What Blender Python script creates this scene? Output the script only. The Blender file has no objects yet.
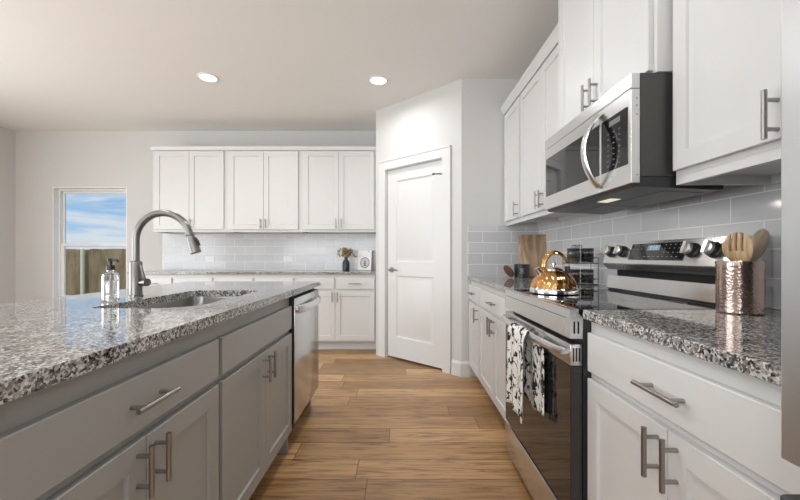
import bpy, bmesh, math, random
from mathutils import Vector, Matrix

PI = math.pi
S = bpy.context.scene
COL = S.collection
random.seed(7)

# ------------------------------------------------------------------ camera
F_PX = 370.0
H = 1.11
cam_d = bpy.data.cameras.new('camera')
cam_d.sensor_width = 36.0
cam_d.lens = F_PX / 800.0 * 36.0
cam_d.shift_x = 0.0
cam_d.shift_y = 6.0 / 800.0
cam_d.clip_start = 0.02
cam = bpy.data.objects.new('camera', cam_d)
cam.location = (0, 0, H)
cam.rotation_euler = (PI / 2, 0, 0)
COL.objects.link(cam)
S.camera = cam

# ------------------------------------------------------------------ colour management
S.view_settings.view_transform = 'Standard'
S.view_settings.look = 'None'
S.view_settings.gamma = 1.0
S.view_settings.use_curve_mapping = False
S.view_settings.exposure = -0.5

# ------------------------------------------------------------------ node helper
class NT:
    def __init__(self, tree):
        self.t = tree
        self.t.nodes.clear()
    def n(self, typ, props=None, **ins):
        nd = self.t.nodes.new(typ)
        for k, v in (props or {}).items():
            setattr(nd, k, v)
        for k, v in ins.items():
            key = int(k[1:]) if k[0] == 'i' and k[1:].isdigit() else k.replace('_', ' ')
            self.set(nd.inputs[key], v)
        return nd
    def set(self, sock, v):
        if isinstance(v, bpy.types.NodeSocket):
            self.t.links.new(v, sock)
        elif isinstance(v, bpy.types.Node):
            self.t.links.new(v.outputs[0], sock)
        else:
            sock.default_value = v
    def math(self, op, a, b=0.0, c=0.0):
        nd = self.t.nodes.new('ShaderNodeMath'); nd.operation = op
        for i, v in enumerate((a, b, c)):
            self.set(nd.inputs[i], v)
        return nd.outputs[0]
    def ramp(self, fac, stops, interp='LINEAR'):
        nd = self.t.nodes.new('ShaderNodeValToRGB')
        cr = nd.color_ramp; cr.interpolation = interp
        while len(cr.elements) < len(stops):
            cr.elements.new(0.5)
        for e, (p, c) in zip(cr.elements, stops):
            e.position = p
            e.color = c if len(c) == 4 else (*c, 1)
        self.set(nd.inputs[0], fac)
        return nd.outputs[0]
    def mix(self, fac, a, b, blend='MIX'):
        nd = self.t.nodes.new('ShaderNodeMix'); nd.data_type = 'RGBA'; nd.blend_type = blend
        self.set(nd.inputs[0], fac)
        self.set(nd.inputs[6], a if not isinstance(a, tuple) or len(a) == 4 else (*a, 1))
        self.set(nd.inputs[7], b if not isinstance(b, tuple) or len(b) == 4 else (*b, 1))
        return nd.outputs[2]

# ------------------------------------------------------------------ world: blue sky with thin clouds
w = bpy.data.worlds.new('sky'); S.world = w
w.use_nodes = True
nt = NT(w.node_tree)
tc = nt.n('ShaderNodeTexCoord')
sp = nt.n('ShaderNodeSeparateXYZ', Vector=tc.outputs['Generated'])
zz = nt.math('MAXIMUM', sp.outputs[2], 0.0)
sky = nt.ramp(zz, [(0.0, (0.66, 0.80, 0.95)), (0.05, (0.44, 0.68, 0.95)), (0.2, (0.22, 0.50, 0.93)), (1.0, (0.12, 0.32, 0.80))])
mp = nt.n('ShaderNodeMapping', Vector=tc.outputs['Generated'], Scale=(2.0, 2.0, 13.0), Location=(1.6, 0.3, 0.55))
ns = nt.n('ShaderNodeTexNoise', Vector=mp.outputs[0], Scale=2.4, Detail=6.0, Roughness=0.55, Distortion=0.6)
cl = nt.ramp(ns.outputs[0], [(0.44, (0, 0, 0)), (0.62, (1, 1, 1))])
skyc = nt.mix(nt.math('MULTIPLY', cl, 0.85), sky, (0.86, 0.91, 0.97))
bg = nt.n('ShaderNodeBackground', Color=skyc, Strength=1.3)
nt.n('ShaderNodeOutputWorld', Surface=bg)

# ------------------------------------------------------------------ large area lights: fill added in place of daylight, behind and left of the viewpoint
def area(name, loc, rot, sx, sy, power, col=(1, 1, 1), shape='RECTANGLE', spread=PI):
    l = bpy.data.lights.new(name, 'AREA')
    l.shape = shape; l.size = sx
    if shape in ('RECTANGLE', 'ELLIPSE'): l.size_y = sy
    l.energy = power; l.color = col; l.spread = spread
    o = bpy.data.objects.new(name, l)
    o.location = loc; o.rotation_euler = rot
    COL.objects.link(o)
    return o
CEIL = 2.74
RX = 1.28      # right wall
BY = 4.83      # back wall
LX = -5.02     # left wall
FY = -4.2      # wall behind the viewpoint
area('ceiling_fill_front', (-1.9, FY + 0.35, 1.35), (PI / 2 + math.radians(60), 0, 0), 4.4, 1.5, 250, (.955, .99, 1.0))  # unseen uplight added to brighten the ceiling
area('left_daylight_fill', (LX + 0.12, 1.2, 1.2), (PI / 2 + math.radians(8), 0, -PI / 2), 3.2, 2.0, 150, (.955, .99, 1.0))  # fill added from the left, standing in for daylight
sun_d = bpy.data.lights.new('sun', 'SUN'); sun_d.energy = 3.0; sun_d.angle = math.radians(1.0); sun_d.color = (1.0, 0.97, 0.93)
sun = bpy.data.objects.new('sun', sun_d); COL.objects.link(sun)
sun.rotation_euler = Vector((.30, 1.0, -1.9)).to_track_quat('-Z', 'Y').to_euler()
LAMP_POWER = 10.5
LAMP_COL = (0.955, 0.985, 1.0)

# ------------------------------------------------------------------ materials
def mat(name, base=(.8, .8, .8), rough=.5, metal=0.0, **kw):
    m = bpy.data.materials.new(name); m.use_nodes = True
    nt = NT(m.node_tree)
    out = nt.n('ShaderNodeOutputMaterial')
    b = nt.n('ShaderNodeBsdfPrincipled')
    b.inputs['Base Color'].default_value = (*base, 1)
    b.inputs['Roughness'].default_value = rough
    b.inputs['Metallic'].default_value = metal
    for k, v in kw.items():
        b.inputs[k.replace('_', ' ')].default_value = v
    nt.set(out.inputs[0], b)
    return m, nt, b
def objco(nt):
    # world position, so that grain and joints keep running through neighbouring pieces
    return nt.n('ShaderNodeNewGeometry').outputs['Position']
def bump(nt, b, height, strength=.2, dist=.002):
    bp = nt.n('ShaderNodeBump', Height=height, Strength=strength, Distance=dist)
    nt.set(b.inputs['Normal'], bp)

def painted(name, base, rough, bs=.05, scale=60):
    m, nt, b = mat(name, base, rough)
    n = nt.n('ShaderNodeTexNoise', Vector=objco(nt), Scale=scale, Detail=3.0)
    bump(nt, b, n.outputs[0], bs, .002)
    return m
M = {}
M['wall'] = painted('wall_paint', (.64, .635, .622), .85, .12, 90)
M['ceiling'] = painted('ceiling_paint', (.84, .835, .82), .9, .35, 70)
M['trim'] = painted('trim_paint', (.72, .716, .71), .4, .02)
M['liner'] = painted('window_return_brightened', (.88, .88, .875), .5, .02)  # whiter than the trim: scattered light put into the colour
M['white'] = painted('white_cabinet_paint', (.67, .667, .66), .38, .02)
M['grey'] = painted('grey_cabinet_paint', (.345, .335, .318), .38, .02)
M['greyshaded'] = painted('grey_toe_kick_shaded', (.15, .14, .13), .6, .02)  # darker copy of the grey, with the recess shade put into the colour

def metal_brushed(name, base, rough, axis, anis=0.5):
    m, nt, b = mat(name, base, rough, 1.0)
    sc = [220.0, 220.0, 220.0]; sc[axis] = 3.0
    mp = nt.n('ShaderNodeMapping', Vector=objco(nt), Scale=tuple(sc))
    n = nt.n('ShaderNodeTexNoise', Vector=mp.outputs[0], Scale=1.0, Detail=2.0)
    r = nt.math('ADD', nt.math('MULTIPLY', n.outputs[0], .04), rough - .02)
    nt.set(b.inputs['Roughness'], r)
    return m
M['steel_y'] = mat('brushed_stainless', (.68, .68, .675), .27, 1.0)[0]
M['steel_dw'] = mat('dishwasher_stainless', (.62, .63, .635), .20, 1.0)[0]
M['lever'] = mat('satin_nickel_lever', (.30, .29, .28), .3, 1.0)[0]
M['steel_z'] = metal_brushed('brushed_stainless_upright', (.70, .715, .73), .34, 2)
M['steel_sink'] = metal_brushed('sink_stainless', (.36, .345, .325), .28, 0)
M['nickel'] = mat('brushed_nickel', (.36, .352, .34), .30, 1.0)[0]
M['knobsteel'] = mat('knob_steel', (.60, .60, .595), .3, 1.0)[0]
M['faucet'] = mat('faucet_nickel', (.23, .222, .212), .30, 1.0)[0]
M['chrome'] = mat('chrome', (.78, .77, .76), .08, 1.0)[0]
M['blackglass'] = mat('black_glass', (.008, .008, .009), .035)[0]
M['ovenglass'] = mat('oven_door_glass', (.020, .018, .017), .05, 0.0, IOR=1.6)[0]
M['blackplastic'] = mat('black_plastic', (.018, .018, .019), .4)[0]
M['blackmetal'] = mat('black_enamel_metal', (.03, .03, .032), .35)[0]
M['darkgrey'] = mat('dark_grey_sheet_metal', (.085, .082, .078), .38, .6)[0]
M['rubber'] = mat('rubber', (.02, .02, .02), .8)[0]
M['outlet'] = mat('white_outlet_plastic', (.82, .82, .81), .35)[0]
M['outletslot'] = mat('outlet_slots', (.35, .35, .35), .5)[0]
M['legend'] = mat('pale_key_legend', (.16, .16, .16), .5)[0]
M['marking'] = mat('pale_tin_marking', (.40, .42, .42), .5)[0]
M['lcd'] = mat('display_lcd', (.20, .25, .30), .2)[0]
M['white_plastic'] = mat('window_vinyl', (.83, .83, .82), .35)[0]
M['vase'] = mat('dark_glazed_ceramic', (.025, .027, .032), .3)[0]
M['gold'] = mat('golden_kettle_steel', (.62, .34, .13), .15, 1.0)[0]
M['ink'] = mat('dark_ink', (.05, .048, .045), .7)[0]
M['paper'] = mat('white_painted_board', (.80, .78, .76), .6)[0]
M['board_edge'] = mat('plaque_edge_pinkish', (.52, .44, .42), .6)[0]
M['hole'] = mat('dark_gap', (.01, .01, .01), .9)[0]

def emis(name, col, strength):
    m = bpy.data.materials.new(name); m.use_nodes = True
    nt = NT(m.node_tree)
    e = nt.n('ShaderNodeEmission', Color=(*col, 1), Strength=strength)
    nt.n('ShaderNodeOutputMaterial', Surface=e)
    return m
M['lens'] = emis('downlight_lens', (1.0, .96, .9), 9.0)
M['hoodlamp'] = emis('hood_lamp_lens', (1.0, .9, .7), 1.2)
M['lcdlit'] = emis('lit_clock_digits', (.45, .75, 1.0), 1.2)

def glass(name, col=(1, 1, 1), rough=0.0, ior=1.45):
    return mat(name, col, rough, 0.0, Transmission_Weight=1.0, IOR=ior)[0]
M['glass'] = glass('clear_glass', (.97, .98, .98))
M['jarglass'] = glass('jar_glass', (.62, .63, .64))
def window_glass():
    m = bpy.data.materials.new('window_glass'); m.use_nodes = True
    nt = NT(m.node_tree)
    tr = nt.n('ShaderNodeBsdfTransparent', Color=(.96, .98, .98, 1))
    gl = nt.n('ShaderNodeBsdfGlossy', Roughness=0.0)
    mx = nt.n('ShaderNodeMixShader', i0=.05, i1=tr, i2=gl)
    nt.n('ShaderNodeOutputMaterial', Surface=mx)
    return m
M['pane'] = window_glass()

def granite():
    m, nt, b = mat('granite', rough=.055)
    P = objco(nt)
    wn = nt.n('ShaderNodeTexNoise', Vector=P, Scale=55.0, Detail=3.0)
    wp = nt.n('ShaderNodeVectorMath', {'operation': 'MULTIPLY_ADD'}, i0=wn.outputs['Color'], i1=(.012, .012, .012), i2=P)
    v1 = nt.n('ShaderNodeTexVoronoi', Vector=wp.outputs[0], Scale=200.0)
    g1 = nt.n('ShaderNodeSeparateXYZ', Vector=v1.outputs['Color']).outputs[0]
    big = nt.n('ShaderNodeTexNoise', Vector=P, Scale=24.0, Detail=4.0, Roughness=.6, Distortion=.8)
    mixf = nt.math('ADD', nt.math('MULTIPLY', g1, .56), nt.math('MULTIPLY', big.outputs[0], .50))
    c1 = nt.ramp(mixf, [(.22, (.015, .015, .017)), (.33, (.075, .072, .07)), (.44, (.185, .176, .168)),
                        (.56, (.32, .31, .30)), (.67, (.50, .495, .485)), (.80, (.68, .675, .67))])
    v2 = nt.n('ShaderNodeTexVoronoi', Vector=wp.outputs[0], Scale=330.0)
    g2 = nt.n('ShaderNodeSeparateXYZ', Vector=v2.outputs['Color']).outputs[1]
    spk = nt.ramp(g2, [(.10, (.12, .12, .12)), (.20, (1, 1, 1))])
    c2 = nt.mix(.55, c1, spk, 'MULTIPLY')
    wt = nt.n('ShaderNodeTexNoise', Vector=P, Scale=38.0, Detail=3.0)
    tan = nt.ramp(wt.outputs[0], [(.46, (1, 1, 1)), (.62, (.86, .74, .62))])
    c2 = nt.mix(.45, c2, tan, 'MULTIPLY')
    nt.set(b.inputs['Base Color'], c2)
    return m
M['granite'] = granite()

def tile(name, axis, phase):
    m, nt, b = mat(name, rough=.14)
    sp = nt.n('ShaderNodeSeparateXYZ', Vector=objco(nt))
    u = nt.math('SUBTRACT', sp.outputs[axis], phase)
    v = nt.math('SUBTRACT', sp.outputs[2], .934)
    cv = nt.n('ShaderNodeCombineXYZ', X=u, Y=v)
    br = nt.n('ShaderNodeTexBrick', {'offset': .5, 'offset_frequency': 2}, Vector=cv.outputs[0], Scale=1.0,
              Mortar_Size=.0022, Mortar_Smooth=.15, Brick_Width=.264, Row_Height=.1)
    br.inputs['Color1'].default_value = (.57, .57, .585, 1)
    br.inputs['Color2'].default_value = (.63, .63, .645, 1)
    br.inputs['Mortar'].default_value = (.87, .87, .87, 1)
    nt.set(b.inputs['Base Color'], br.outputs['Color'])
    nt.set(b.inputs['Roughness'], nt.math('ADD', nt.math('MULTIPLY', br.outputs['Fac'], .6), .14))
    n = nt.n('ShaderNodeTexNoise', Vector=objco(nt), Scale=9.0, Detail=1.0)
    hgt = nt.math('SUBTRACT', nt.math('MULTIPLY', n.outputs[0], .5), br.outputs['Fac'])
    bump(nt, b, hgt, .35, .003)
    return m

def floor_mat():
    m, nt, b = mat('oak_plank', rough=.36)
    sp = nt.n('ShaderNodeSeparateXYZ', Vector=objco(nt))
    PW, PL = .18, 1.22
    yy = nt.math('DIVIDE', nt.math('SUBTRACT', sp.outputs[1], 2.021 - .18 * 60), PW)
    row = nt.math('FLOOR', yy)
    wn = nt.n('ShaderNodeTexWhiteNoise', {'noise_dimensions': '1D'}, W=row)
    xx = nt.math('ADD', nt.math('DIVIDE', sp.outputs[0], PL), nt.math('MULTIPLY', wn.outputs[0], 7.0))
    colm = nt.math('FLOOR', xx)
    cc = nt.n('ShaderNodeCombineXYZ', X=row, Y=colm)
    wn2 = nt.n('ShaderNodeTexWhiteNoise', {'noise_dimensions': '2D'}, Vector=cc.outputs[0])
    tone = nt.ramp(wn2.outputs[0], [(0, (.33, .182, .078)), (.35, (.46, .265, .118)), (.7, (.57, .345, .165)), (1, (.65, .412, .212))])
    # grain, shifted per plank
    off = nt.n('ShaderNodeCombineXYZ', X=nt.math('MULTIPLY', wn2.outputs[0], 37.0), Y=0.0, Z=nt.math('MULTIPLY', wn2.outputs[0], 11.0))
    gp = nt.n('ShaderNodeVectorMath', {'operation': 'ADD'}, i0=objco(nt), i1=off.outputs[0])
    mp = nt.n('ShaderNodeMapping', Vector=gp.outputs[0], Scale=(1.3, 17.0, 1.0))
    gr = nt.n('ShaderNodeTexNoise', Vector=mp.outputs[0], Scale=2.2, Detail=7.0, Roughness=.62, Distortion=1.3)
    gcol = nt.ramp(gr.outputs[0], [(.30, (.36, .31, .27)), (.43, (.70, .66, .62)), (.53, (1.0, .99, .97)), (.62, (1.08, 1.08, 1.07)), (.8, (1.3, 1.3, 1.28))])
    c = nt.mix(1.0, tone, gcol, 'MULTIPLY')
    # seams
    fy = nt.math('FRACT', yy); fx = nt.math('FRACT', xx)
    ey = nt.math('MINIMUM', fy, nt.math('SUBTRACT', 1.0, fy))
    ex = nt.math('MULTIPLY', nt.math('MINIMUM', fx, nt.math('SUBTRACT', 1.0, fx)), PL / PW)
    e = nt.math('MINIMUM', ex, ey)
    seam = nt.ramp(e, [(.006, (0, 0, 0)), (.022, (1, 1, 1))])
    c = nt.mix(nt.math('MULTIPLY', nt.math('SUBTRACT', 1.0, seam), .72), c, (.06, .03, .014))
    nt.set(b.inputs['Base Color'], c)
    nt.set(b.inputs['Roughness'], nt.math('ADD', nt.math('MULTIPLY', gr.outputs[0], .18), .25))
    hh = nt.math('ADD', nt.math('MULTIPLY', seam, .8), nt.math('MULTIPLY', gr.outputs[0], .4))
    bump(nt, b, hh, .25, .0015)
    return m
M['floor'] = floor_mat()

def wood(name, dark, light, axis, scale=3.0, across=22.0, rough=.5):
    m, nt, b = mat(name, rough=rough)
    sc = [across] * 3; sc[axis] = 1.6
    tc = nt.n('ShaderNodeTexCoord')
    mp = nt.n('ShaderNodeMapping', Vector=tc.outputs['Object'], Scale=tuple(sc))
    n = nt.n('ShaderNodeTexNoise', Vector=mp.outputs[0], Scale=scale, Detail=5.0, Distortion=1.0)
    nt.set(b.inputs['Base Color'], nt.ramp(n.outputs[0], [(.30, dark), (.52, tuple((a + c) / 2 for a, c in zip(dark, light))), (.70, light)]))
    bump(nt, b, n.outputs[0], .15, .001)
    return m
M['acacia'] = wood('acacia_board_wood', (.13, .065, .028), (.56, .40, .25), 2, 1.5, 9)
M['walnut'] = wood('walnut_lid_wood', (.07, .03, .013), (.20, .095, .045), 0, 3, 30)
M['spoonwood'] = wood('pale_utensil_wood', (.33, .19, .08), (.66, .49, .30), 2, 2.2, 26)
M['spoongrey'] = wood('weathered_utensil_wood', (.25, .19, .13), (.52, .43, .33), 2, 2.2, 26)
M['fence'] = wood('fence_board_wood', (.17, .105, .045), (.44, .31, .15), 2, 1.0, 5.0, .85)
M['fencedark'] = wood('fence_rail_wood', (.10, .07, .04), (.22, .16, .09), 0, 1.0, 5.0, .85)
M['post'] = mat('cream_post', (.80, .75, .56), .6)[0]
def ground_m():
    m, nt, b = mat('yard_grass', rough=.9)
    n = nt.n('ShaderNodeTexNoise', Vector=objco(nt), Scale=14.0, Detail=4.0)
    nt.set(b.inputs['Base Color'], nt.ramp(n.outputs[0], [(.35, (.05, .07, .02)), (.65, (.18, .19, .07))]))
    return m
M['grass'] = ground_m()

def copper():
    m, nt, b = mat('hammered_rose_copper', (.52, .40, .35), .20, 1.0)
    v = nt.n('ShaderNodeTexVoronoi', {'feature': 'SMOOTH_F1'}, Vector=objco(nt), Scale=150.0)
    bump(nt, b, v.outputs['Distance'], .4, .0015)
    return m
M['copper'] = copper()

def towel_m():
    m, nt, b = mat('printed_cotton', rough=.9)
    P = nt.n('ShaderNodeTexCoord').outputs['Object']
    mp = nt.n('ShaderNodeMapping', Vector=P, Scale=(1.0, 1.0, .75))
    n = nt.n('ShaderNodeTexNoise', Vector=mp.outputs[0], Scale=30.0, Detail=3.0, Roughness=.6, Distortion=.9)
    c = nt.ramp(n.outputs[0], [(.53, (.80, .78, .74)), (.545, (.015, .015, .015)), (.68, (.015, .015, .015)), (.70, (.70, .68, .65))])
    nt.set(b.inputs['Base Color'], c)
    return m
M['towel'] = towel_m()
M['flower_tan'] = mat('dried_ochre_flower', (.36, .25, .11), .9)[0]
M['flower_brown'] = mat('dried_brown_stem', (.14, .10, .055), .9)[0]
M['flower_grey'] = mat('dried_grey_leaf', (.22, .22, .20), .9)[0]
M['spice_a'] = mat('paprika_spice', (.34, .12, .05), .9)[0]
M['spice_b'] = mat('peppercorn_spice', (.06, .05, .045), .9)[0]
M['spice_c'] = mat('tan_spice', (.42, .31, .19), .9)[0]

# ------------------------------------------------------------------ mesh builder
class MB:
    def __init__(self):
        self.bm = bmesh.new()
    def box(self, a, b, bev=0.0, seg=1):
        x0, y0, z0 = a; x1, y1, z1 = b
        bm = self.bm
        vs = [bm.verts.new(p) for p in ((x0, y0, z0), (x1, y0, z0), (x1, y1, z0), (x0, y1, z0),
                                        (x0, y0, z1), (x1, y0, z1), (x1, y1, z1), (x0, y1, z1))]
        fs = [bm.faces.new([vs[i] for i in q]) for q in
              ((3, 2, 1, 0), (4, 5, 6, 7), (0, 1, 5, 4), (1, 2, 6, 5), (2, 3, 7, 6), (3, 0, 4, 7))]
        if bev > 0:
            es = list({e for f in fs for e in f.edges})
            bmesh.ops.bevel(bm, geom=es, offset=bev, segments=seg, affect='EDGES', profile=.5)
        return self
    def loft(self, loops, cap0=True, cap1=True, closed=True, ring=False):
        bm = self.bm
        L = [[bm.verts.new(p) for p in lp] for lp in loops]
        n = len(L[0])
        pairs = list(zip(L[:-1], L[1:]))
        if ring: pairs.append((L[-1], L[0]))
        for A, B in pairs:
            for i in range(n if closed else n - 1):
                j = (i + 1) % n
                bm.faces.new((A[i], A[j], B[j], B[i]))
        if not ring:
            if cap0: bm.faces.new(list(reversed(L[0])))
            if cap1: bm.faces.new(L[-1])
        return self
    def lathe(self, prof, c=(0, 0, 0), n=32, cap0=True, cap1=True, axis='z', rfun=None):
        loops = []
        for k, (r, h) in enumerate(prof):
            lp = []
            for i in range(n):
                a = 2 * PI * i / n
                rr = max(r, 1e-4) * (rfun(a, k) if rfun else 1.0)
                u, v = rr * math.cos(a), rr * math.sin(a)
                p = {'z': (u, v, h), 'y': (u, h, v), 'x': (h, u, v)}[axis]
                lp.append((p[0] + c[0], p[1] + c[1], p[2] + c[2]))
            loops.append(lp)
        return self.loft(loops, cap0, cap1)
    def cyl(self, a, b, r, r2=None, n=16):
        a = Vector(a); b = Vector(b); r2 = r if r2 is None else r2
        d = (b - a).normalized()
        u = d.orthogonal().normalized(); v = d.cross(u)
        lp = lambda p, rr: [p + (u * math.cos(2 * PI * i / n) + v * math.sin(2 * PI * i / n)) * rr for i in range(n)]
        return self.loft([lp(a, r), lp(b, r2)])
    def tube(self, pts, r, n=14, ry=None, up=None):
        pts = [Vector(p) for p in pts]
        rs = r if isinstance(r, (list, tuple)) else [r] * len(pts)
        u = None; loops = []
        for i, p in enumerate(pts):
            d = (pts[min(i + 1, len(pts) - 1)] - pts[max(i - 1, 0)]).normalized()
            if up is not None:
                u = (Vector(up) - d * d.dot(Vector(up))).normalized()
            elif u is None:
                u = d.orthogonal().normalized()
            else:
                u = (u - d * d.dot(u)).normalized()
            v = d.cross(u)
            q = ry[i] if isinstance(ry, (list, tuple)) else (ry if ry else rs[i])
            loops.append([p + u * rs[i] * math.cos(2 * PI * k / n) + v * q * math.sin(2 * PI * k / n) for k in range(n)])
        return self.loft(loops)
    def rects(self, rings):
        # rings of (x0, z0, x1, z1, y): stepped panel seen along y
        return self.loft([[(x0, y, z0), (x1, y, z0), (x1, y, z1), (x0, y, z1)] for x0, z0, x1, z1, y in rings])
    def prism(self, prof, x0, x1):
        # prof: (y, z) outline extruded along x
        return self.loft([[(x0, y, z) for y, z in prof], [(x1, y, z) for y, z in prof]])
    def move(self, mtx):
        bmesh.ops.transform(self.bm, matrix=mtx, verts=self.bm.verts[:])
        return self
    def build(self, name, m, parent=None, smooth=32, loc=None, rotz=None):
        bm = self.bm
        bmesh.ops.recalc_face_normals(bm, faces=bm.faces[:])
        me = bpy.data.meshes.new(name)
        bm.to_mesh(me); bm.free()
        if smooth:
            me.shade_smooth()
            me.set_sharp_from_angle(angle=math.radians(smooth))
        for x in (m if isinstance(m, list) else [m]):
            me.materials.append(x)
        o = bpy.data.objects.new(name, me)
        COL.objects.link(o)
        if parent: o.parent = parent
        if loc: o.location = loc
        if rotz is not None: o.rotation_euler = (0, 0, rotz)
        return o

def rrect(x0, y0, x1, y1, rad, z, n=6):
    out = []
    q = rad if isinstance(rad, (list, tuple)) else [rad] * 4
    for r, cx, cy, a0 in ((q[0], x1 - q[0], y1 - q[0], 0), (q[1], x0 + q[1], y1 - q[1], PI / 2),
                          (q[2], x0 + q[2], y0 + q[2], PI), (q[3], x1 - q[3], y0 + q[3], 1.5 * PI)):
        for i in range(n + 1):
            a = a0 + PI / 2 * i / n
            out.append((cx + r * math.cos(a), cy + r * math.sin(a), z))
    return out

def tag(o, label, cat, group=None):
    o['label'] = label; o['category'] = cat
    if group: o['group'] = group
    return o
def thing(name, label, cat, loc=(0, 0, 0), rotz=0.0, group=None):
    o = bpy.data.objects.new(name, None)
    o.empty_display_size = .1
    COL.objects.link(o)
    o.location = loc; o.rotation_euler = (0, 0, rotz)
    return tag(o, label, cat, group)
def struct(o):
    o['kind'] = 'structure'
    return o
def dup(root, loc, label, rotz=None):
    r = root.copy(); COL.objects.link(r); r.location = loc
    if rotz is not None: r.rotation_euler = (0, 0, rotz)
    r['label'] = label
    for ch in list(root.children):
        c = ch.copy(); COL.objects.link(c); c.parent = r
        for g in list(ch.children):
            d = g.copy(); COL.objects.link(d); d.parent = c
    return r

# =================================================================== THE SETTING
struct(MB().box((LX - .15, FY - .15, -.06), (RX + .15, BY + .15, 0)).build('floor', M['floor']))
struct(MB().box((LX - .15, FY - .15, CEIL), (RX + .15, BY + .15, CEIL + .1)).build('ceiling', M['ceiling']))

def wall_with_hole(name, x0, x1, z0, z1, hole, thick, loc, rotz, m=None):
    hx0, hx1, hz0, hz1 = hole
    b = MB()
    b.box((x0, 0, z0), (hx0, thick, z1)); b.box((hx1, 0, z0), (x1, thick, z1))
    b.box((hx0, 0, hz1), (hx1, thick, z1))
    if hz0 > z0: b.box((hx0, 0, z0), (hx1, thick, hz0))
    return struct(b.build(name, m or M['wall'], loc=loc, rotz=rotz))

WX0, WX1, WZ0, WZ1 = -4.535, -3.565, .50, 2.01
wall_with_hole('wall_back', LX - .15, RX + .15, 0, CEIL, (WX0, WX1, WZ0, WZ1), .15, (0, BY, 0), 0)
# left wall with a tall unseen opening added for light (local x runs towards +Y)
wall_with_hole('wall_left', FY - .15, BY, 0, CEIL, (-.4, 2.8, .06, 2.35), .15, (LX, 0, 0), PI / 2)
# wall behind the viewpoint with a wide unseen opening added for light (local x runs towards -X)
wall_with_hole('wall_front', -RX - .15, -LX, 0, CEIL, (-.3, 4.1, .5, 2.4), .15, (0, FY, 0), PI)
struct(MB().box((RX, FY, 0), (RX + .15, BY, CEIL)).build('wall_right', M['wall']))

A = Vector((-.27, 4.16)); B = Vector((.566, 3.407))
ANG = math.atan2(B.y - A.y, B.x - A.x)
WL = (B - A).length
T0, T1 = .145 * WL, .8085 * WL          # door slab
wall_with_hole('wall_pantry', 0, WL, 0, CEIL, (T0 - .012, T1 + .012, 0, 2.052), .11, (A.x, A.y, 0), ANG)
struct(MB().box((-.27, 4.165, 0), (-.17, BY, CEIL)).build('wall_pantry_side', M['wall']))
struct(MB().box((.566, 3.407, 0), (RX, 3.51, CEIL)).build('wall_pantry_end', M['wall']))

# tiled backsplashes
TZ0, TZ1 = .9305, 1.40
struct(MB().box((-3.10, BY - .008, TZ0), (-.271, BY - .0005, TZ1)).build('backsplash_back', tile('grey_subway_tile_back', 0, -2.42)))
struct(MB().box((.626, 3.399, TZ0), (RX - .009, 3.4065, 1.392)).build('backsplash_pantry_end', tile('grey_subway_tile_end', 0, .759)))
struct(MB().box((RX - .008, .48, TZ0), (RX - .0005, 3.398, 1.40)).build('backsplash_right', tile('grey_subway_tile_right', 1, 1.424)))

# baseboards
def baseboard(name, x0, x1, loc, rotz, h=.14):
    b = MB().prism([(0, 0), (-.014, 0), (-.014, h - .022), (-.008, h - .006), (-.004, h), (0, h)], x0, x1)
    return struct(b.build(name, M['trim'], loc=loc, rotz=rotz, smooth=20))
baseboard('baseboard_back', LX, -3.14, (0, BY, 0), 0)
baseboard('baseboard_left', FY, BY, (LX, 0, 0), PI / 2)
baseboard('baseboard_pantry_end', .566 - .012, .64, (0, 3.407, 0), 0)
baseboard('baseboard_pantry', .907 * WL + .002, WL + .008, (A.x, A.y, 0), ANG)

# ---- window_1 in the back wall
def window():
    r = thing('window_1', 'single hung window with white vinyl frame in the back wall', 'window', (0, BY, 0))
    r['kind'] = 'structure'
    w = M['white_plastic']
    x0, x1, z0, z1 = WX0, WX1, WZ0, WZ1
    f = MB()
    f.box((x0, .075, z0), (x0 + .03, .145, z1)).box((x1 - .03, .075, z0), (x1, .145, z1))
    f.box((x0 + .03, .075, z1 - .035), (x1 - .03, .145, z1)).box((x0 + .03, .075, z0), (x1 - .03, .145, z0 + .045))
    f.build('window_frame', w, r)
    ln = MB()
    ln.box((x0 + .0005, .0, z0 + .0005), (x0 + .012, .0745, z1 - .0005)).box((x1 - .012, .0, z0 + .0005), (x1 - .0005, .0745, z1 - .0005)).box((x0 + .012, .0, z1 - .012), (x1 - .012, .0745, z1 - .0005))
    ln.build('window_liner', M['liner'], r)
    zm = 1.255
    def sash(name, za, zb, y0, y1, s, sb=.035):
        s_ = MB()
        xa, xb = x0 + .03, x1 - .03
        s_.box((xa, y0, za), (xa + s, y1, zb)).box((xb - s, y0, za), (xb, y1, zb))
        s_.box((xa + s, y0, zb - sb), (xb - s, y1, zb)).box((xa + s, y0, za), (xb - s, y1, za + sb))
        o = s_.build(name, w, r)
        ym = (y0 + y1) / 2
        MB().box((xa + s - .004, ym - .003, za + sb - .004), (xb - s + .004, ym + .003, zb - sb + .004)).build('pane', M['pane'], o)
        return o
    sash('upper_sash', zm - .02, z1 - .035, .118, .140, .022, .03)
    lo = sash('lower_sash', z0 + .045, zm + .025, .090, .114, .04, .04)
    MB().box((-4.09, .078, zm + .003), (-4.01, .0905, zm + .017), .002).build('latch', w, lo)
    s2 = MB().box((x0 - .02, -.02, z0 - .02), (x1 + .02, .085, z0)); s2.build('window_sill', M['trim'], r)
window()

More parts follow.
